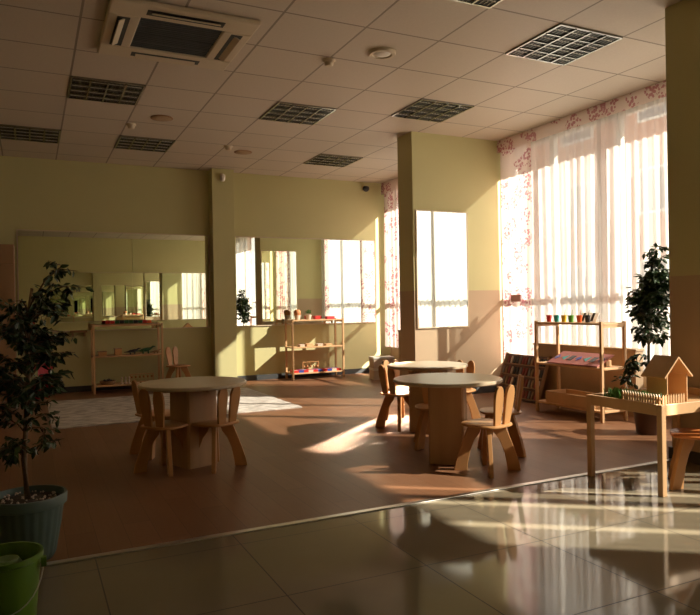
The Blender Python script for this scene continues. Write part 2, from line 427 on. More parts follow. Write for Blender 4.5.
curtain('sheer_curtain', 'white sheer curtain of the large window behind the right potted tree', 2.66, 4.86, .36, ZC, 5.085, M_sheer, .042, .12, 12)
fc = curtain('floral_curtain', 'white drape with pink flowers beside the projecting wall mirror', 5.80, 6.33, .34, ZC, 5.05, M_floral, .022, .17, 3)
bx('tie_band', M_tie, 5.005, 5.025, 5.95, 6.12, 1.06, 1.14, fc)
curtain('sheer_curtain', 'sheer curtain of the far window beyond the projecting wall', 6.70, 8.50, .36, ZC, 5.07, M_sheer, .028, .13, 4)
curtain('floral_curtain', 'floral pink drape in the far corner left of the projecting wall', 8.38, 9.16, .40, ZC, 5.04, M_floral, .022, .16, 5)
curtain('floral_curtain', 'floral drape of the far window seen in the back mirror only', 6.98, 7.10, .40, ZC, 5.02, M_floral, .02, .16, 6)
for k, (a, b) in enumerate(((-.15, .26), (.33, .66), (.72, 1.0), (1.05, 2.05))):  # unseen panels, their gaps placed to let sun streaks onto the floor
    curtain('sheer_curtain', 'off-frame gathered sheer of the near window, gapped for sun streaks, %s' % ['furthest from the pillar', 'second from the far end', 'third from the far end', 'widest and next to the pillar'][k], a, b, .36, ZC, 5.07, M_sheer, .03, .10, 17 + k, group='off-frame sheers of the near window, gapped for sun streaks')
curtain('floral_curtain', 'floral drape of the near window beside the pillar', 2.0, 2.35, .36, ZC, 5.04, M_floral, .022, .16, 8)
curtain('floral_valance', 'pink flowered valance along the top of the large window', 2.66, 6.33, H - .155, H - .015, 5.012, M_floral, .004, .3, 9, cat='valance')
curtain('floral_valance', 'flowered valance along the top of the far window', 6.69, 9.2, H - .19, H - .015, 5.005, M_floral, .004, .3, 10, cat='valance')

# radiator covers under the windows
def cover(label, y0, y1, h):
    t = thing('radiator_cover', label, 'radiator cover', (4.93, (y0 + y1) / 2, 0)); L = (y1 - y0) / 2
    bx('front_panel', M_panel, -.035, -.015, -L, L, 0, h, t, .003)
    bx('top_board', M_panel, -.04, .07, -L - .01, L + .01, h, h + .02, t, .003)
    bx('side_panel', M_panel, -.015, .06, -L, -L + .02, 0, h, t); bx('side_panel', M_panel, -.015, .06, L - .02, L, 0, h, t)
cover('brown board radiator cover under the large window behind the shelf', 4.28, 5.62, .59)
cover('brown board radiator cover under the far window beyond the projecting wall', 6.75, 8.55, .66)

# ------------------------------------------------------------------ ceiling fittings
def louvre_light():
    t = thing('ceiling_light', '', 'ceiling light'); 
    f = MB(); a = .298
    f.box(-a, a, -a, -a + .015, -.012, 0); f.box(-a, a, a - .015, a, -.012, 0); f.box(-a, -a + .015, -a, a, -.012, 0); f.box(a - .015, a, -a, a, -.012, 0)
    f.build('frame', M_chrome, t)
    bx('reflector', M_dark, -.283, .283, -.283, .283, -.003, 0, t)
    l = MB()
    for k in (-1, 0, 1):
        l.box(-.283, .283, k * .1415 - .006, k * .1415 + .006, -.016, -.003)
    for k in (-1, 0, 1):
        l.box(k * .1415 - .007, k * .1415 + .007, -.283, .283, -.018, -.003)
    for k in range(-8, 9):
        l.box(k * .0315 - .0015, k * .0315 + .0015, -.283, .283, -.010, -.003)
    l.build('louvre', M_chrome, t)
    for k in range(4):
        MB().tube([(-.275, -.212 + k * .1415, -.0045), (.275, -.212 + k * .1415, -.0045)], .004, 6).build('lamp_tube', M_white, t)
    return t
LL = [((0, 2), 'square louvre ceiling light below and left of the air conditioner'),
      ((-1, 5), 'square louvre ceiling light at the far left above the back mirror'),
      ((1, 5), 'dull louvre ceiling light left of the green pilaster'),
      ((3, 2), 'bright-slatted louvre ceiling light in the middle of the ceiling'),
      ((5, 5), 'dull louvre ceiling light furthest back, left of the projecting wall'),
      ((5, 1), 'louvre ceiling light just in front of the projecting wall'),
      ((5, -2), 'large dark louvre ceiling light nearest the big window'),
      ((3, -3), 'louvre ceiling light cut off by the top edge')]
proto = None
for (k, j), lab in LL:
    loc = (.332 + .6 * k + .3, 4.6965 + .6 * j + .3, H)
    if proto is None: proto = louvre_light(); proto.location = loc; proto['label'] = lab; proto['group'] = 'louvre lights in the ceiling'
    else: dup(proto, loc, 0, lab)

ac = thing('air_conditioner', 'square ceiling cassette air conditioner with dark centre grille', 'air conditioner', (.955, 4.745, H))
f = MB(); a = .478; g = .27
f.box(-a, a, -a, -g, -.035, 0); f.box(-a, a, g, a, -.035, 0); f.box(-a, -g, -g, g, -.035, 0); f.box(g, a, -g, g, -.035, 0)
f.build('housing', M_cream, ac, .012)
gm = MB(); gm.box(-g, g, -g, g, -.02, -.002)
for k in range(-8, 9): gm.box(-g, g, k * .031 - .006, k * .031 + .006, -.026, -.02)
gr_ = gm.build('intake_grille', M_grill, ac)
rb_ = MB()
for k in (-.135, 0, .135): rb_.box(-g, g, k - .003, k + .003, -.03, -.02)
rb_.build('grille_bar', M_base, gr_)
for k in range(4):
    M = TR(rz=k * PI / 2)
    s_ = MB().box(-.25, .25, -.415, -.335, -.0365, -.03, M).build('air_outlet', M_dark, ac)
    MB().box(-.22, .22, -.03, .03, -.004, .004, M @ TR(0, -.378, -.040, rx=.5)).build('vane', M_cream, s_, .002)

def disc(name, label, cat, x, y, prof, m, inner=None):
    t = thing(name, label, cat, (x, y, H))
    MB().lathe(prof, 28).build('housing', m, t, smooth=True)
    if inner: MB().lathe(inner[0], 24).build(inner[2], inner[1], t, smooth=True)
    return t
disc('ceiling_speaker', 'flat round ceiling grille left of the pilaster, near the smoke detector', 'speaker', 1.23, 6.85, [(.11, 0), (.11, -.006), (.10, -.010), (.0, -.010)], M_cab, ([(.095, -.010), (.09, -.013), (0, -.013)], M_panel, 'grille'))
disc('ceiling_speaker', 'flat round ceiling grille just above the green pilaster', 'speaker', 2.41, 7.98, [(.11, 0), (.11, -.006), (.10, -.010), (.0, -.010)], M_cab, ([(.095, -.010), (.09, -.013), (0, -.013)], M_panel, 'grille'))
disc('round_downlight', 'round white ceiling lamp in the middle of the ceiling', 'ceiling light', 2.45, 4.45, [(.105, 0), (.105, -.015), (.098, -.024), (.075, -.024), (.07, -.012)], M_cream, ([(.07, -.006), (.06, -.018), (.03, -.024), (0, -.025)], M_white, 'lens'))
for x, y, lab in ((.98, 7.2, 'smoke detector on the ceiling, leftmost of the three'), (2.16, 7.75, 'smoke detector on the ceiling nearest the green pilaster'), (2.14, 4.75, 'smoke detector on the ceiling left of the round lamp')):
    t = disc('smoke_detector', lab, 'smoke detector', x, y, [(.05, 0), (.05, -.012), (.046, -.02), (.0, -.02)], M_cream, ([(.036, -.02), (.034, -.04), (.024, -.05), (0, -.05)], M_straw if False else M_cream, 'sensor_head'))
    t['group'] = 'smoke detectors on the ceiling'
t = thing('motion_sensor', 'small cream motion sensor at the top of the green pilaster', 'sensor', (2.42, 9.04, 2.82))
bx('bracket', M_cream, -.02, .02, -.015, 0, .02, .08, t, .003); MB().lathe([(.02, -.03), (.034, -.01), (.034, .05), (.02, .07)], 16, TR(0, -.045, 0)).build('sensor_body', M_white, t, smooth=True)
t = thing('security_camera', 'small dark dome camera high in the far right corner', 'camera', (4.72, 9.24, 2.86))
bx('mount', M_cream, -.03, .03, -.03, 0, -.03, .03, t, .003); MB().lathe([(0, -.05), (.03, -.045), (.05, -.02), (.055, 0), (.04, .03), (0, .04)], 20, TR(0, -.075, 0, rx=.5), cap=False).build('dome', M_dark, t, smooth=True)

# ------------------------------------------------------------------ round tables
def round_table(x, y, R, rz, label):
    t = thing('round_table', label, 'table', (x, y, 0), rz, 'low round tables')
    MB().lathe([(R - .006, .527), (R, .533), (R, .546), (R - .005, .551)], 64).build('tabletop', M_top, t, smooth=True)
    a = .115; c = .012
    pts = [(a - c, -a), (a, -a + c), (a, a - c), (a - c, a), (-a + c, a), (-a, a - c), (-a, -a + c), (-a + c, -a)]
    b = MB(); b._put([(px, py, 0) for px, py in pts] + [(px, py, .526) for px, py in pts],
                     [tuple(range(7, -1, -1)), tuple(range(8, 16))] + [(i, (i + 1) % 8, (i + 1) % 8 + 8, i + 8) for i in range(8)])
    b.build('pedestal', M_ped, t)
    bt = MB()
    for k in range(2): bt.box(-.22, .22, -.025, .025, .500, .5265, TR(rz=k * PI / 2))
    bt.build('support_batten', M_ped, t)
    return t
T1 = (2.50, 3.72); T2 = (2.95, 4.68); T3 = (.98, 4.49)
round_table(*T1, .36, math.radians(-26 - 15), 'round pale wooden table in front, with its top in shade, right of centre')
round_table(*T2, .33, math.radians(20), 'round table behind the front right one, its top bright with sun')
round_table(*T3, .355, math.radians(20), 'round dark-looking wooden table on the left in front of the rug')

# ------------------------------------------------------------------ rabbit-ear chairs
def ear_outline(flip=1):
    pts = [(.027, 0), (.031, .05), (.037, .12), (.040, .17), (.038, .205), (.030, .235), (.016, .252), (0, .257)]
    full = [(x, z) for x, z in pts] + [(-x, z) for x, z in reversed(pts[:-1])]
    return full
def make_chair():
    t = thing('rabbit_ear_chair', '', 'chair')
    n = 48; v = []
    def sq(a, r):   # rounded-square seat
        c, s = math.cos(a), math.sin(a); e = 3.0
        return r / ((abs(c) ** e + abs(s) ** e) ** (1 / e))
    levels = [(.133, .281), (.140, .284), (.142, .290), (.140, .296), (.134, .299)]
    b = MB(); vv = []; ff = []
    for r, z in levels: vv += [(sq(2 * PI * k / n, r) * math.cos(2 * PI * k / n), sq(2 * PI * k / n, r) * math.sin(2 * PI * k / n), z) for k in range(n)]
    for i in range(len(levels) - 1):
        for k in range(n): ff.append((i * n + k, i * n + (k + 1) % n, (i + 1) * n + (k + 1) % n, (i + 1) * n + k))
    ff += [tuple(range(n - 1, -1, -1)), tuple((len(levels) - 1) * n + k for k in range(n))]
    b._put(vv, ff); b.build('seat', M_wood, t, smooth=True)
    for s in (-1, 1):
        M = TR(s * .045, -.112, .288, rx=math.radians(8), ry=s * math.radians(3))
        MB().prism(ear_outline(), .018, M).build('ear_back_slat', M_wood, t, .003)
    leg = [(.030, .282), (.112, .282), (.145, .20), (.172, .125), (.196, .05), (.206, 0), (.125, 0), (.120, .05), (.105, .12), (.078, .19), (.045, .235)]
    for k in range(4):
        MB().prism(leg, .026, TR(rz=PI / 4 + k * PI / 2)).build('leg', M_wood, t, .003)
    return t
def aim(x, y, tx, ty): return math.atan2(ty - y, tx - x) - PI / 2     # chair front (+Y) looks at the target
chair0 = make_chair(); used = [0]
def chair(x, y, rz, label, group):
    if used[0] == 0:
        used[0] = 1; chair0.location = (x, y, 0); chair0.rotation_euler = (0, 0, rz); chair0['label'] = label; chair0['group'] = group; return chair0
    return dup(chair0, (x, y, 0), rz, label, group)
G1, G2, G3 = 'chairs around the front right table', 'chairs around the sunlit rear table', 'chairs around the left table'
chair(2.565, 3.39, math.radians(15), 'light rabbit-ear chair nearest the camera at the front right table', G1)
chair(2.95, 3.74, math.radians(58), 'rabbit-ear chair on the right side of the front right table, seen edge on', G1)
chair(2.67, 4.15, math.radians(150), 'rabbit-ear chair half hidden behind the pedestal of the front right table', G1)
chair(2.83, 4.95, math.radians(-75), 'rabbit-ear chair left of the sunlit rear table', G2)
chair(3.02, 5.24, math.radians(190), 'rabbit-ear chair behind the sunlit rear table with bright ear tips', G2)
chair(3.36, 4.84, math.radians(115), 'rabbit-ear chair at the right end of the sunlit rear table', G2)
chair(.785, 4.42, math.radians(-48), 'rabbit-ear chair at the front left of the left table, seen from behind', G3)
chair(.82, 4.94, math.radians(-70), 'rabbit-ear chair at the left end of the left table', G3)
chair(1.09, 4.35, math.radians(27), 'rabbit-ear chair in front of the pedestal of the left table', G3)
chair(1.76, 8.93, math.radians(-155), 'rabbit-ear chair alone by the back wall under the left mirror', 'rabbit-ear chair by the back wall')
st = chair(3.36, 2.52, math.radians(40), 'orange-topped rabbit-ear chair tucked under the sand table at the right edge', 'rabbit-ear chair at the sand table')
for c in st.children:
    if c.name.startswith('seat'):
        c.data = c.data.copy(); c.data.materials[0] = M_orange; c['label'] = 'orange stained seat'

# ------------------------------------------------------------------ shelf units
def rack(loc, rz, label, L=.88, D=.30, h=.87, group='open wooden shelf units'):
    """length along local X, depth along local Y (0 = front)"""
    t = thing('wooden_shelf_unit', label, 'shelf', loc, rz, group)
    p = .013
    for x in (-L / 2 + p, L / 2 - p):
        for y in (p, D - p):
            MB().box(x - p, x + p, y - p, y + p, 0, h).build('post', M_wood2, t, .002)
    for z in (.09, .46, h - .022):
        MB().box(-L / 2 + .002, L / 2 - .002, .004, D - .004, z - .009, z + .009).build('shelf_board', M_wood2, t, .002)
    for x in (-L / 2 + p, L / 2 - p): bx('end_rail', M_wood2, x - .007, x + .007, .026, D - .026, h - .055, h - .032, t)
    return t
RL = (1.13, 8.86, 0); RR = (3.76, 8.88, 0)
rack(RL, 0, 'open wooden shelf unit under the left wall mirror', L=.86)
rack(RR, 0, 'open wooden shelf unit with plants on top under the right wall mirror', L=.82)
rack((4.40, 4.62, 0), -PI / 2, 'open wooden shelf unit with paint cups in front of the large window', L=.84)
# rack front faces -X after rz=-90: local +Y -> world +X

def top_item(name, label, cat, x, y, z, fn, group=None, rz=0):
    t = thing(name, label, cat, (x, y, z), rz, group); fn(t); return t

# left rack contents
def bead_tray(t):
    bx('tray', M_cab, -.29, .29, -.05, .05, 0, .012, t, .002)
    cols = [M_red, M_red, M_dgreen, M_blk, M_dgreen, M_dgreen, M_blk, M_dgreen, M_red, M_ora]
    for k, m in enumerate(cols): bx('colour_block', m, -.285 + k * .057, -.285 + k * .057 + .053, -.04, .04, .012, .05, t, .003)
top_item('colour_block_tray', 'long tray of red and dark green blocks on top of the left shelf unit', 'toy', 1.15, 9.0, .858, bead_tray)
def small_box(w_, d_, h_, m, lidm=None):
    def f(t):
        bx('box_body', m, -w_ / 2, w_ / 2, -d_ / 2, d_ / 2, 0, h_, t, .004)
        bx('lid', lidm or m, -w_ / 2 - .003, w_ / 2 + .003, -d_ / 2 - .003, d_ / 2 + .003, h_, h_ + .012, t, .002)
    return f
top_item('wooden_box', 'low wooden box at the left of the middle shelf of the left unit', 'box', .82, 8.98, .469, small_box(.10, .12, .045, M_wood, M_cab))
top_item('wooden_box', 'taller wooden box on the middle shelf of the left unit', 'box', 1.01, 8.98, .469, small_box(.085, .10, .075, M_wood, M_cab))
def dinosaur(m, s):
    def f(t):
        MB().tube([(-.11 * s, 0, .03 * s), (-.07 * s, 0, .032 * s), (-.03 * s, 0, .04 * s), (.02 * s, 0, .045 * s), (.05 * s, 0, .055 * s), (.075 * s, 0, .075 * s), (.10 * s, 0, .074 * s)],
                  [.003 * s, .008 * s, .018 * s, .022 * s, .012 * s, .009 * s, .006 * s], 10).build('body', m, t, smooth='all')
        for x in (-.03, .025):
            for y in (-.012, .012): MB().tube([(x * s, y * s, .04 * s), (x * s, y * 1.3 * s, 0)], [.009 * s, .006 * s], 8).build('leg', m, t, smooth='all')
    return f
for x, y, s, m, l in ((1.19, 8.97, 1.0, M_blk, 'leftmost'), (1.36, 9.0, 1.2, M_dgreen, 'middle'), (1.48, 8.95, .7, M_cab, 'small rightmost')):
    top_item('toy_animal', 'dark toy animal on the middle shelf of the left unit, the %s one' % l, 'toy', x, y, .469, dinosaur(m, s), 'toy animals on the left unit')
def peg_frame(nc, m, w_=.27, h_=.10):
    def f(t):
        b = MB(); b.box(-w_ / 2, w_ / 2, -.02, .02, 0, .012); b.box(-w_ / 2, -w_ / 2 + .01, -.008, .008, .012, h_); b.box(w_ / 2 - .01, w_ / 2, -.008, .008, .012, h_)
        b.box(-w_ / 2, w_ / 2, -.008, .008, h_, h_ + .01); b.build('frame', m, t)
        for k in range(nc):
            x = -w_ / 2 + (k + .5) * w_ / nc
            MB().lathe([(.008, .055), (.014, .06), (.014, .08), (.008, .085)], 10, TR(x, 0, 0)).build('bead', M_wood, t, smooth='all')
            MB().tube([(x, 0, .012), (x, 0, h_)], .0025, 6).build('rod', m, t)
    return f
top_item('bead_frame', 'wooden bead frame standing on the bottom shelf of the left unit', 'toy', 1.31, 9.04, .099, peg_frame(6, M_wood2, .30))
def basket(m, r, h_):
    def f(t):
        MB().lathe([(r * .75, 0), (r * .95, h_ * .6), (r, h_), (r * .92, h_), (r * .85, h_ * .55), (0, h_ * .4)], 20, cap=False).build('basket_bowl', m, t, smooth=True)
        b = MB(); rnd = random.Random(3)
        for k in range(7):
            a = rnd.uniform(0, 6.28); q = rnd.uniform(0, r * .5); MB_ = b.lathe([(.001, -.016), (.014, -.01), (.018, 0), (.014, .01), (.001, .016)], 8, TR(q * math.cos(a), q * math.sin(a), h_ * .8 + rnd.uniform(0, .02)), cap=False)
        b.build('contents', M_blk, t, smooth='all')
    return f
top_item('toy_basket', 'dark basket of toys on the bottom shelf of the left unit', 'basket', .88, 8.98, .099, basket(M_cab, .10, .05))
def figure(t):
    MB().lathe([(.018, 0), (.018, .006), (.009, .02), (.013, .045), (.006, .06), (.012, .07), (.012, .082), (.002, .092)], 12).build('peg_body', M_card, t, smooth='all')
for k, (x, l) in enumerate(((1.045, 'left'), (1.09, 'middle'), (1.135, 'right'))):
    top_item('peg_doll', 'pale peg figure on the bottom shelf of the left unit, %s of three' % l, 'toy', x, 8.93, .099, figure, 'peg figures on the left unit')
t = thing('wall_ledge', 'small dark ledge on the back wall left of the left shelf unit', 'ledge', (.56, YB, .765))
bx('ledge_board', M_cab, -.10, .10, -.10, 0, 0, .025, t, .003); bx('bracket', M_cab, -.08, -.06, -.08, 0, -.05, 0, t); bx('bracket', M_cab, .06, .08, -.08, 0, -.05, 0, t)

# right rack contents
def potplant(potm, leafm):
    def f(t):
        MB().lathe([(.030, 0), (.042, .055), (.044, .07), (.038, .07), (.036, .06), (0, .058)], 20, cap=False).build('pot', potm, t, smooth=True)
        b = MB(); rnd = random.Random(5)
        for k in range(120):
            a = rnd.uniform(0, 6.28); e = rnd.uniform(-.2, 1.4); r = rnd.uniform(.02, .045)
            M = TR(r * math.cos(a) * math.cos(e), r * math.sin(a) * math.cos(e), .10 + r * math.sin(e), rnd.uniform(-1, 1), rnd.uniform(-1, 1), a)
            b._put([(0, -.006, 0), (.012, 0, .003), (0, .006, 0), (-.012, 0, -.003)], [(0, 1, 2, 3)], M)
        b.build('leaves', leafm, t)
    return f
top_item('basket_pot', 'cream pot with an orange-brown top on the right shelf unit', 'pot', 3.49, 9.02, .858, lambda t: (MB().lathe([(.035, 0), (.048, .06), (.048, .065), (0, .065)], 20, cap=False).build('pot', M_card, t, smooth=True), MB().lathe([(.046, .065), (.052, .09), (.05, .13), (.03, .145), (0, .15)], 20, cap=False).build('woven_top', M_straw, t, smooth='all')))
top_item('small_plant', 'little green plant in a cream pot on the right shelf unit', 'plant', 3.67, 9.03, .858, potplant(M_card, M_leaf2))
top_item('red_box', 'small red box beside the little green plant on the right shelf unit', 'box', 3.81, 9.05, .858, small_box(.085, .08, .04, M_red))
top_item('red_box', 'longer red box at the right end of the right shelf unit', 'box', 3.99, 8.99, .858, small_box(.12, .09, .03, M_pink))
for k, (x, ww, hh, m) in enumerate(((3.53, .07, .02, M_card), (3.65, .10, .03, M_wood2), (3.81, .08, .022, M_card), (3.95, .10, .018, M_wood2))):
    top_item('wooden_tray', 'pale tray on the middle shelf of the right unit, %s from the left' % ['first', 'second', 'third', 'fourth'][k], 'tray', x, 8.99, .469, small_box(ww, .10, hh, m), 'pale trays on the right unit')
top_item('bead_frame', 'little wooden bead frame on the lower part of the right shelf unit', 'toy', 3.71, 9.08, .099, peg_frame(5, M_wood, .26, .13))
rodc = [M_red, M_blue, M_red, M_card, M_red, M_blue, M_red, M_blue, M_card, M_red]
for r_ in range(4):
    t = thing('number_rod', 'red and blue rod low on the right shelf unit, %s from the front' % ['first', 'second', 'third', 'fourth'][r_], 'toy', (3.76, 8.92 + r_ * .045, .099 + (0 if r_ < 3 else 0)), 0, 'number rods on the right unit')
    for k in range(10): bx('rod_segment', rodc[(k + r_ * 3) % 10], -.37 + k * .074, -.37 + (k + 1) * .074, 0, .032, 0, .032, t)

# window rack contents (x across 4.40..4.70, y 4.16..5.00)
cups = [(M_red, 'dark red', 4.94), (M_teal, 'teal', 4.84), (M_yel, 'yellow', 4.745), (M_gr, 'green', 4.655), (M_ora, 'orange red', 4.55), (M_blk, 'black', 4.45)]
for k, (m, nm, y) in enumerate(cups):
    t = thing('paint_cup', '%s paint cup with a brush on the shelf by the large window' % nm, 'cup', (4.50, y, .858), 0, 'paint cups on the window shelf')
    MB().lathe([(.020, 0), (.027, .062), (.024, .062), (.018, .006), (0, .006)], 20, cap=False).build('cup_body', m, t, smooth=True)
    MB().lathe([(.0275, .060), (.030, .062), (.0275, .065)], 20, cap=False).build('rim', m, t, smooth=True)
    MB().tube([(.005, .008, .008), (-.002, -.012, .065), (-.008, -.030, .115)], [.003, .003, .002], 6).build('brush_handle', m, t)
t = thing('open_book', 'white open book with black bars leaning behind the paint cups', 'book', (4.60, 4.56, .858), 0)
M = TR(0, 0, 0, ry=math.radians(28))
MB().box(-.004, .004, -.11, .11, 0, .095, M).build('page', cloth_mat('thin_paper', (.85, .82, .78), 0), t, .001)
for k in (-1, 1): MB().box(-.006, -.004, k * .055 - .014, k * .055 + .014, .008, .09, M).build('printed_bar', M_blk, t)
t = thing('letter_board', 'pinkish patterned board lying slanted on the middle shelf by the window', 'board', (4.42, 4.58, .470), 0)
M = TR(0, 0, .0, ry=-math.radians(24))
MB().box(0, .23, -.31, .31, 0, .012, M).build('board', mat('dusty_pink_card', (.46, .17, .15), .7, noise=.1), t, .002)
rnd = random.Random(9)
for k in range(7):
    yy = -.27 + k * .09
    sh = [[(0, -.02), (.02, .0), (0, .02), (-.02, 0)], [(-.02, -.02), (.02, -.02), (.02, .02), (-.02, .02)], [(-.02, -.02), (.02, -.02), (0, .022)]][k % 3]
    b = MB(); b._put([(.11 + x * 2.2, yy + y * 1.4, .0125) for x, y in sh] + [(.11 + x * 2.2, yy + y * 1.4, .015) for x, y in sh],
                     [tuple(range(len(sh))), tuple(range(len(sh), 2 * len(sh)))] + [(i, (i + 1) % len(sh), (i + 1) % len(sh) + len(sh), i + len(sh)) for i in range(len(sh))], M)
    b.build('printed_shape', [M_blue, M_blk, M_teal][k % 3], t)
bx('support_block', M_wood2, .14, .20, -.28, .28, 0, .055, t)
t = thing('wooden_crate', 'low pale wooden crate on the bottom shelf of the unit by the window', 'crate', (4.55, 4.62, .099), 0)
b = MB(); b.box(-.13, .13, -.30, .30, 0, .012); b.build('crate_base', M_wood2, t)
for nm, q in (('crate_side', (-.13, -.118, -.30, .30)), ('crate_side', (.118, .13, -.30, .30)), ('crate_end', (-.118, .118, -.30, -.288)), ('crate_end', (-.118, .118, .288, .30))):
    bx(nm, M_wood2, *q, .012, .105, t, .002)

# leaning picture rack left of the window shelf
t = thing('peg_display_board', 'dark wooden board with rows of red and white pegs leaning below the floral drape', 'board', (4.72, 5.72, 0), math.radians(-4))
M = TR(0, 0, 0.0, ry=math.radians(20))
MB().box(-.01, .01, -.36, .36, 0, .50, M).build('back_board', mat('dark_red_wood', (.13, .05, .03), .5, noise=.2), t, .002)
for y in (-.38, .36): MB().box(-.02, .012, y, y + .02, 0, .51, M).build('side_frame', M_cab, t)
M_dr = mat('dull_red_paint', (.26, .04, .03), .5); M_gy = mat('grey_paint', (.20, .18, .17), .5)
for r_ in range(4):
    z = .02 + r_ * .12
    MB().box(-.030, -.01, -.36, .36, z, z + .010, M).build('ledge', M_cab, t)
    for k in range(14):
        y = -.335 + k * .0515; m = [M_dr, M_blk, M_gy, M_dr, M_cab, M_card, M_blk, M_dr, M_gy][(k * 4 + r_ * 5) % 9]
        MB().prism([(-.009, 0), (.009, 0), (.014, .05), (.006, .085), (-.006, .085), (-.014, .05)], .012, M @ TR(-.020, y, z + .010, rz=PI / 2)).build('peg', m, t)

# stacked boxes in the far corner
for k, (z, l) in enumerate(((0, 'lower of the two stacked pale boxes by the far window'), (.16, 'upper of the two stacked pale boxes by the far window'))):
    t = thing('storage_box', l, 'box', (4.50, 8.35, z), math.radians(-12), 'stacked boxes in the far corner')
    bx('box_body', M_card, -.15, .15, -.12, .12, 0, .145, t, .004); bx('lid', M_white, -.155, .155, -.125, .125, .130, .158, t, .003)
    bx('hand_hole', M_dark, -.03, .03, -.1215, -.119, .075, .095, t)

# ------------------------------------------------------------------ rug
rg = MB(); nx, ny = 50, 40; X0, X1, Y0, Y1 = .16, 2.52, 6.42, 8.36; rv = []
rnd = random.Random(4)
for lvl in (0, 1):
    rows = [[rg.bm.verts.new((X0 + (X1 - X0) * i / nx, Y0 + (Y1 - Y0) * j / ny, (.001 if lvl == 0 else .010 + .004 * math.sin(i * .9 + j * .4) * math.sin(j * .7)))) for i in range(nx + 1)] for j in range(ny + 1)]
    for j in range(ny):
        for i in range(nx): rg.bm.faces.new((rows[j][i], rows[j][i + 1], rows[j + 1][i + 1], rows[j + 1][i]))
    rv.append(rows)
for i in range(nx):
    for j in (0, ny): rg.bm.faces.new((rv[0][j][i], rv[0][j][i + 1], rv[1][j][i + 1], rv[1][j][i]))
for j in range(ny):
    for i in (0, nx): rg.bm.faces.new((rv[0][j][i], rv[0][j + 1][i], rv[1][j + 1][i], rv[1][j][i]))
tag(rg.build('rug', M_rug, smooth=True), 'large pale off-white rug on the laminate behind the left table', 'rug')

# ------------------------------------------------------------------ wardrobe at far left
t = thing('wardrobe', 'brown wooden wardrobe left of the long wall mirror', 'wardrobe', (-.655, 9.0, 0))
bx('body', M_cab, -.5, .5, -.20, .22, 0, 1.84, t, .003)
for x0, x1 in ((-.495, -.002), (.002, .495)):
    d_ = bx('door', M_cab, x0, x1, -.222, -.202,   .08, 1.60, t, .003); hx = -.03 if x0 < -.1 else .03
    MB().tube([(hx, -.235, .9), (hx, -.235, 1.05)], .006, 8).build('handle', M_metal, d_)
    bx('upper_door', M_cab, x0, x1, -.222, -.202, 1.61, 1.83, t, .003)

# ------------------------------------------------------------------ potted trees
def leaf(b, p, d, size, rnd):
    d = d.normalized(); side = d.cross(Vector((rnd.uniform(-1, 1), rnd.uniform(-1, 1), 1))).normalized()
    up = side.cross(d); L = size * rnd.uniform(.75, 1.2); W = L * .24
    v = [p, p + d * L * .35 + side * W + up * W * .3, p + d * L * .75 + side * W * .6, p + d * L, p + d * L * .75 - side * W * .6, p + d * L * .35 - side * W + up * W * .3, p + d * L * .5 - up * W * .1]
    b._put(v, [(0, 1, 6), (1, 2, 6), (2, 3, 6), (3, 4, 6), (4, 5, 6), (5, 0, 6)])
def tree(name, label, loc, prof, trunk, potf, seed, leafsize=.055, density=1.0, tm=M_trunk, extra=()):
    """prof: list of (z0, z1, radius, branches, offset vector)"""
    rnd = random.Random(seed); t = thing(name, label, 'potted plant', loc)
    potf(t)
    tp = [Vector(p) for p in trunk]
    tw = MB(); tw.tube(tp, [.013 - .007 * i / (len(tp) - 1) for i in range(len(tp))], 8)
    fo = MB()
    def at(z):
        for a, b in zip(tp, tp[1:]):
            if a.z <= z <= b.z: return a.lerp(b, (z - a.z) / (b.z - a.z))
        return tp[-1].copy()
    def spray(pts, dens):
        for a, b in zip(pts, pts[1:]):
            L = (b - a).length; n = max(1, int(L / .012 * dens))
            for k in range(n):
                p = a.lerp(b, rnd.random()); dr = (b - a).normalized()
                dd = dr * .6 + Vector((rnd.uniform(-1, 1), rnd.uniform(-1, 1), rnd.uniform(-.9, .5))) - Vector((0, 0, .35))
                leaf(fo, p + Vector((rnd.uniform(-.01, .01), rnd.uniform(-.01, .01), rnd.uniform(-.01, .01))), dd, leafsize, rnd)
    for z0, z1, rad, nb, off in prof:
        for k in range(nb):
            z = rnd.uniform(z0, z1); a = rnd.uniform(0, 2 * PI); r = rad * rnd.uniform(.55, 1.08)
            s = at(z - r * .5); c = Vector(off)
            e = at(z) + Vector((r * math.cos(a), r * math.sin(a), rnd.uniform(-.03, .03))) + c
            mid = s.lerp(e, .55) + Vector((0, 0, r * .22))
            pts = [s, s.lerp(mid, .5) + Vector((0, 0, .01)), mid, e]
            tw.tube(pts, [.004, .003, .0025, .0015], 5)
            spray(pts[1:], density)
            for q in range(2):
                e2 = mid + Vector((rnd.uniform(-1, 1), rnd.uniform(-1, 1), rnd.uniform(-.7, .4))) * r * .5
                tw.tube([mid, e2], [.002, .001], 4); spray([mid, e2], density)
    for pts in extra:
        pp = [Vector(p) for p in pts]; tw.tube(pp, [.004 - .002 * i / len(pp) for i in range(len(pp))], 5); spray(pp, density * 1.6)
        for q in range(5):
            p0 = pp[-1].lerp(pp[len(pp) // 2], rnd.random()); e2 = p0 + Vector((rnd.uniform(-1, 1), rnd.uniform(-1, 1), rnd.uniform(-.8, .3))) * .08
            tw.tube([p0, e2], [.002, .001], 4); spray([p0, e2], density)
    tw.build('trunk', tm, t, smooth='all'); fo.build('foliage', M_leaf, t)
    return t
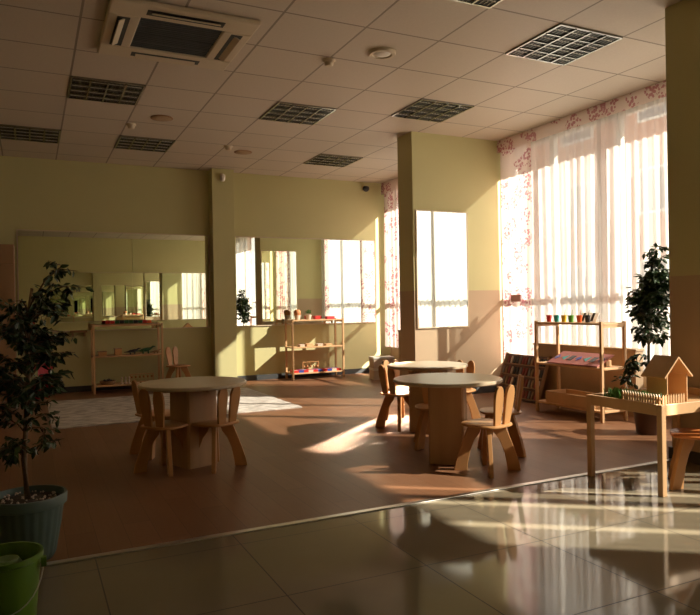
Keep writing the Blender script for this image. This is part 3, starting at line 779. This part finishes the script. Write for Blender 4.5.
def ribbed_pot(t):
    n = 96; prof = [(.095, 0), (.105, .02), (.128, .15), (.140, .225)]; b = MB(); v = []; f = []
    for i, (r, z) in enumerate(prof):
        for k in range(n):
            rr = r * (1 + (.022 if (k // 2) % 2 else -.0) * (1 if 0 < i < 3 else .3)); v.append((rr * math.cos(2 * PI * k / n), rr * math.sin(2 * PI * k / n), z))
    for i in range(3):
        for k in range(n): f.append((i * n + k, i * n + (k + 1) % n, (i + 1) * n + (k + 1) % n, (i + 1) * n + k))
    f.append(tuple(range(n - 1, -1, -1))); b._put(v, f); b.build('pot', M_pot, t, smooth='all')
    MB().lathe([(.140, .222), (.152, .228), (.155, .262), (.152, .270), (.143, .270), (.140, .235)], 64, cap=False).build('pot_rim', M_pot, t, smooth=True)
    MB().lathe([(.142, .240), (.10, .246), (.04, .250), (0, .250)], 40, cap=False).build('soil', M_soil, t, smooth='all')
    rnd = random.Random(2); b = MB()
    for k in range(70):
        a = rnd.uniform(0, 6.28); q = .13 * math.sqrt(rnd.random()); s = rnd.uniform(.003, .006)
        b.lathe([(.0005, -s), (s, -s * .3), (s * .8, s * .5), (.0005, s)], 6, TR(q * math.cos(a), q * math.sin(a), .25), cap=False)
    o = b.build('gravel', M_card, t, smooth='all'); o['kind'] = 'stuff'
tree('potted_tree', 'tall leafy ficus tree in a ribbed grey-green pot at the left edge', (-.02, 3.13, 0),
     [(.42, .55, .10, 5, (0, 0, 0)), (.58, .78, .17, 20, (0, 0, 0)), (.76, .95, .20, 28, (0, 0, 0)), (.92, 1.06, .18, 18, (-.02, 0, 0)), (1.02, 1.13, .13, 9, (.03, 0, 0))],
     [(0, 0, .24), (-.012, 0, .42), (.0, .01, .6), (.012, 0, .8), (.01, 0, 1.0), (.03, 0, 1.14)], ribbed_pot, 11, .039, 1.15,
     extra=[[(.03, 0, 1.08), (.08, -.01, 1.17), (.13, -.01, 1.22), (.15, -.01, 1.235)], [(.02, 0, 1.05), (.09, 0, 1.12), (.16, 0, 1.15), (.19, 0, 1.12)], [(.01, 0, .55), (.06, -.02, .55), (.08, -.02, .47)], [(0, 0, .5), (-.04, -.02, .5), (-.06, -.02, .42)]])
def brown_pot(t):
    MB().lathe([(.10, 0), (.13, .24), (.14, .25), (.14, .28), (.13, .28), (.125, .25), (0, .25)], 40, cap=False).build('pot', M_potb, t, smooth=True)
    MB().lathe([(.126, .252), (0, .258)], 30, cap=False).build('soil', M_soil, t)
tree('potted_tree', 'dark leafy ficus tree against the window beside the right pillar', (4.39, 3.71, 0),
     [(.72, .95, .15, 22, (.03, 0, 0)), (.90, 1.11, .18, 42, (.02, -.03, 0)), (1.06, 1.27, .17, 46, (0.01, -.03, 0)), (1.22, 1.37, .10, 18, (.0, -.05, 0))],
     [(0, 0, .25), (-.005, 0, .5), (.005, 0, .8), (0, -.02, 1.05), (0, -.04, 1.27), (0, -.07, 1.40)], brown_pot, 21, .056, 1.1, M_trunk2,
     extra=[[(0, 0, .60), (-.06, .05, .62), (-.11, .09, .58), (-.13, .12, .50)], [(0, 0, .56), (-.05, .07, .54), (-.09, .11, .46), (-.11, .12, .41)], [(0, -.06, 1.34), (-.01, -.08, 1.41), (-.02, -.10, 1.47)]])
# red flowers in the left tree
t = thing('red_paper_flower', 'red paper flower hanging among the leaves of the left tree', 'decoration', (.045, 3.22, .70), 0, 'red paper flowers')
def flower(t, s):
    for k in range(6):
        a = k * PI / 3; M = TR(rx=PI / 2 * .9) @ TR(rz=a)
        b = MB(); b._put([(0, 0, 0), (.016 * s, -.012 * s, .004), (.032 * s, -.008 * s, .008), (.036 * s, 0, .006), (.032 * s, .008 * s, .008), (.016 * s, .012 * s, .004)], [(0, 1, 2, 3, 4, 5)], M)
        o = b.build('petal', M_pink, t); sm = o.modifiers.new('thickness', 'SOLIDIFY'); sm.thickness = .002
    MB().lathe([(.001, -.006), (.008, 0), (.001, .006)], 10, cap=False).build('centre', M_red, t, smooth='all')
flower(t, 1.35)
dup(t, (.05, 3.20, .80), .4, 'smaller red paper flower higher among the leaves of the left tree')['label'] = 'upper red paper flower among the leaves of the left tree'

# ------------------------------------------------------------------ green bucket
t = thing('bucket', 'lime green plastic bucket with a wire handle at the lower left corner', 'bucket', (-.085, 2.42, 0))
MB().lathe([(.082, 0), (.086, .01), (.105, .24), (.113, .245), (.113, .262), (.106, .262), (.102, .24), (.080, .012), (0, .012)], 48, cap=False).build('bucket_body', M_lime, t, smooth=True)
MB().tube([(.112 * math.cos(a), -.03 - .085 * math.sin(a) * 1.0, .235 - .13 * math.sin(a)) for a in [PI * k / 16 for k in range(17)]], .0022, 6).build('wire_handle', M_metal, t)
for s in (-1, 1): bx('handle_lug', M_lime, s * .113 - .008, s * .113 + .008, -.045, -.02, .215, .245, t, .002)
t = thing('watering_can', 'pale green watering can with a grey spout standing in the lime bucket', 'watering can', (-.09, 2.44, .014))
MB().lathe([(.045, 0), (.05, .01), (.05, .20), (.035, .225), (.03, .225), (0, .21)], 28, TR(.01, 0, 0), cap=False).build('can_body', mat('pale_green_plastic', (.16, .26, .10), .4), t, smooth=True)
MB().tube([(-.02, .0, .12), (-.055, .01, .25), (-.075, .015, .33)], [.012, .010, .009], 10).build('spout', M_metal, t, smooth='all')

# ------------------------------------------------------------------ sand table with fence, grass and little house
SX, SY, SL, SW, SH = 3.0, 2.46, .78, .53, .488
t = thing('sand_table', 'wooden play table with a raised rim at the right edge', 'table', (SX, SY, 0))
for x, y in ((0, 0), (0, SW - .033), (SL - .033, 0), (SL - .033, SW - .033)): bx('leg', M_wood2, x, x + .033, y, y + .033, 0, SH - .002, t, .003)
bx('rim', M_wood2, .0, .018, .033, SW - .033, SH - .060, SH, t, .003); bx('rim', M_wood2, SL - .018, SL, .033, SW - .033, SH - .060, SH, t, .003)
bx('rim', M_wood2, .033, SL - .033, 0, .018, SH - .060, SH, t, .003); bx('rim', M_wood2, .033, SL - .033, SW - .018, SW, SH - .060, SH, t, .003)
bx('tray_bottom', M_wood2, .018, SL - .018, .018, SW - .018, SH - .052, SH - .040, t)
ZT = SH - .040
def picket(name, label, x0, y0, x1, y1, n, group):
    t = thing(name, label, 'toy fence', (x0, y0, ZT), math.atan2(y1 - y0, x1 - x0), group)
    L = math.hypot(x1 - x0, y1 - y0); w_ = L / n * .62
    for z in (.028, .060): bx('rail', M_wood2, 0, L, .003, .007, z, z + .01, t)
    for k in range(n):
        x = (k + .5) * L / n
        MB().prism([(x - w_ / 2, 0), (x + w_ / 2, 0), (x + w_ / 2, .078), (x, .090), (x - w_ / 2, .078)], .005).build('picket', M_wood2, t)
picket('toy_fence', 'little wooden picket fence along the left side of the play table', SX + .03, SY + .29, SX + .03, SY + .03, 15, 'picket fences on the play table')
picket('toy_fence', 'bright little picket fence along the front of the play table', SX + .04, SY + .03, SX + .22, SY + .03, 9, 'picket fences on the play table')
b = MB(); rnd = random.Random(8)
for k in range(1500):
    x = rnd.uniform(SX + .05, SX + .16); y = rnd.uniform(SY + .06, SY + .44); h_ = rnd.uniform(.05, .095) * (1.0 if y > SY + .2 else .9); a = rnd.uniform(0, 6.28); lx, ly = rnd.uniform(-.025, .025), rnd.uniform(-.025, .025)
    dx, dy = .003 * math.cos(a), .003 * math.sin(a)
    b._put([(x - dx, y - dy, ZT), (x + dx, y + dy, ZT), (x + lx * .4 + dx * .8, y + ly * .4 + dy * .8, ZT + h_ * .6), (x + lx, y + ly, ZT + h_), (x + lx * .4 - dx * .8, y + ly * .4 - dy * .8, ZT + h_ * .6)], [(0, 1, 2, 3, 4)])
tag(b.build('toy_grass', M_leaf2), 'green grass growing in the play table behind the picket fence', 'grass', kind='stuff')
t = thing('toy_house', 'little wooden barn with an open front and slanted roof on the play table', 'toy house', (SX + .34, SY + .24, ZT), math.radians(0))
bx('wall', M_wood2, -.078, .078, .062, .070, 0, .165, t); bx('wall', M_wood2, -.085, -.078, -.070, .070, 0, .165, t); bx('wall', M_wood2, .078, .085, -.070, .070, 0, .165, t)
bx('house_floor', M_wood2, -.078, .078, -.070, .062, 0, .006, t)
ap = .262
for q in (-1, 1):
    MB().prism([(0, ap), (q * .112, .150), (q * .118, .157), (0, ap + .011)], .165).build('roof_panel', M_wood2, t)
MB().prism([(-.078, .165), (.078, .165), (0, ap - .006)], .006, TR(0, .064, 0)).build('gable', M_wood2, t)
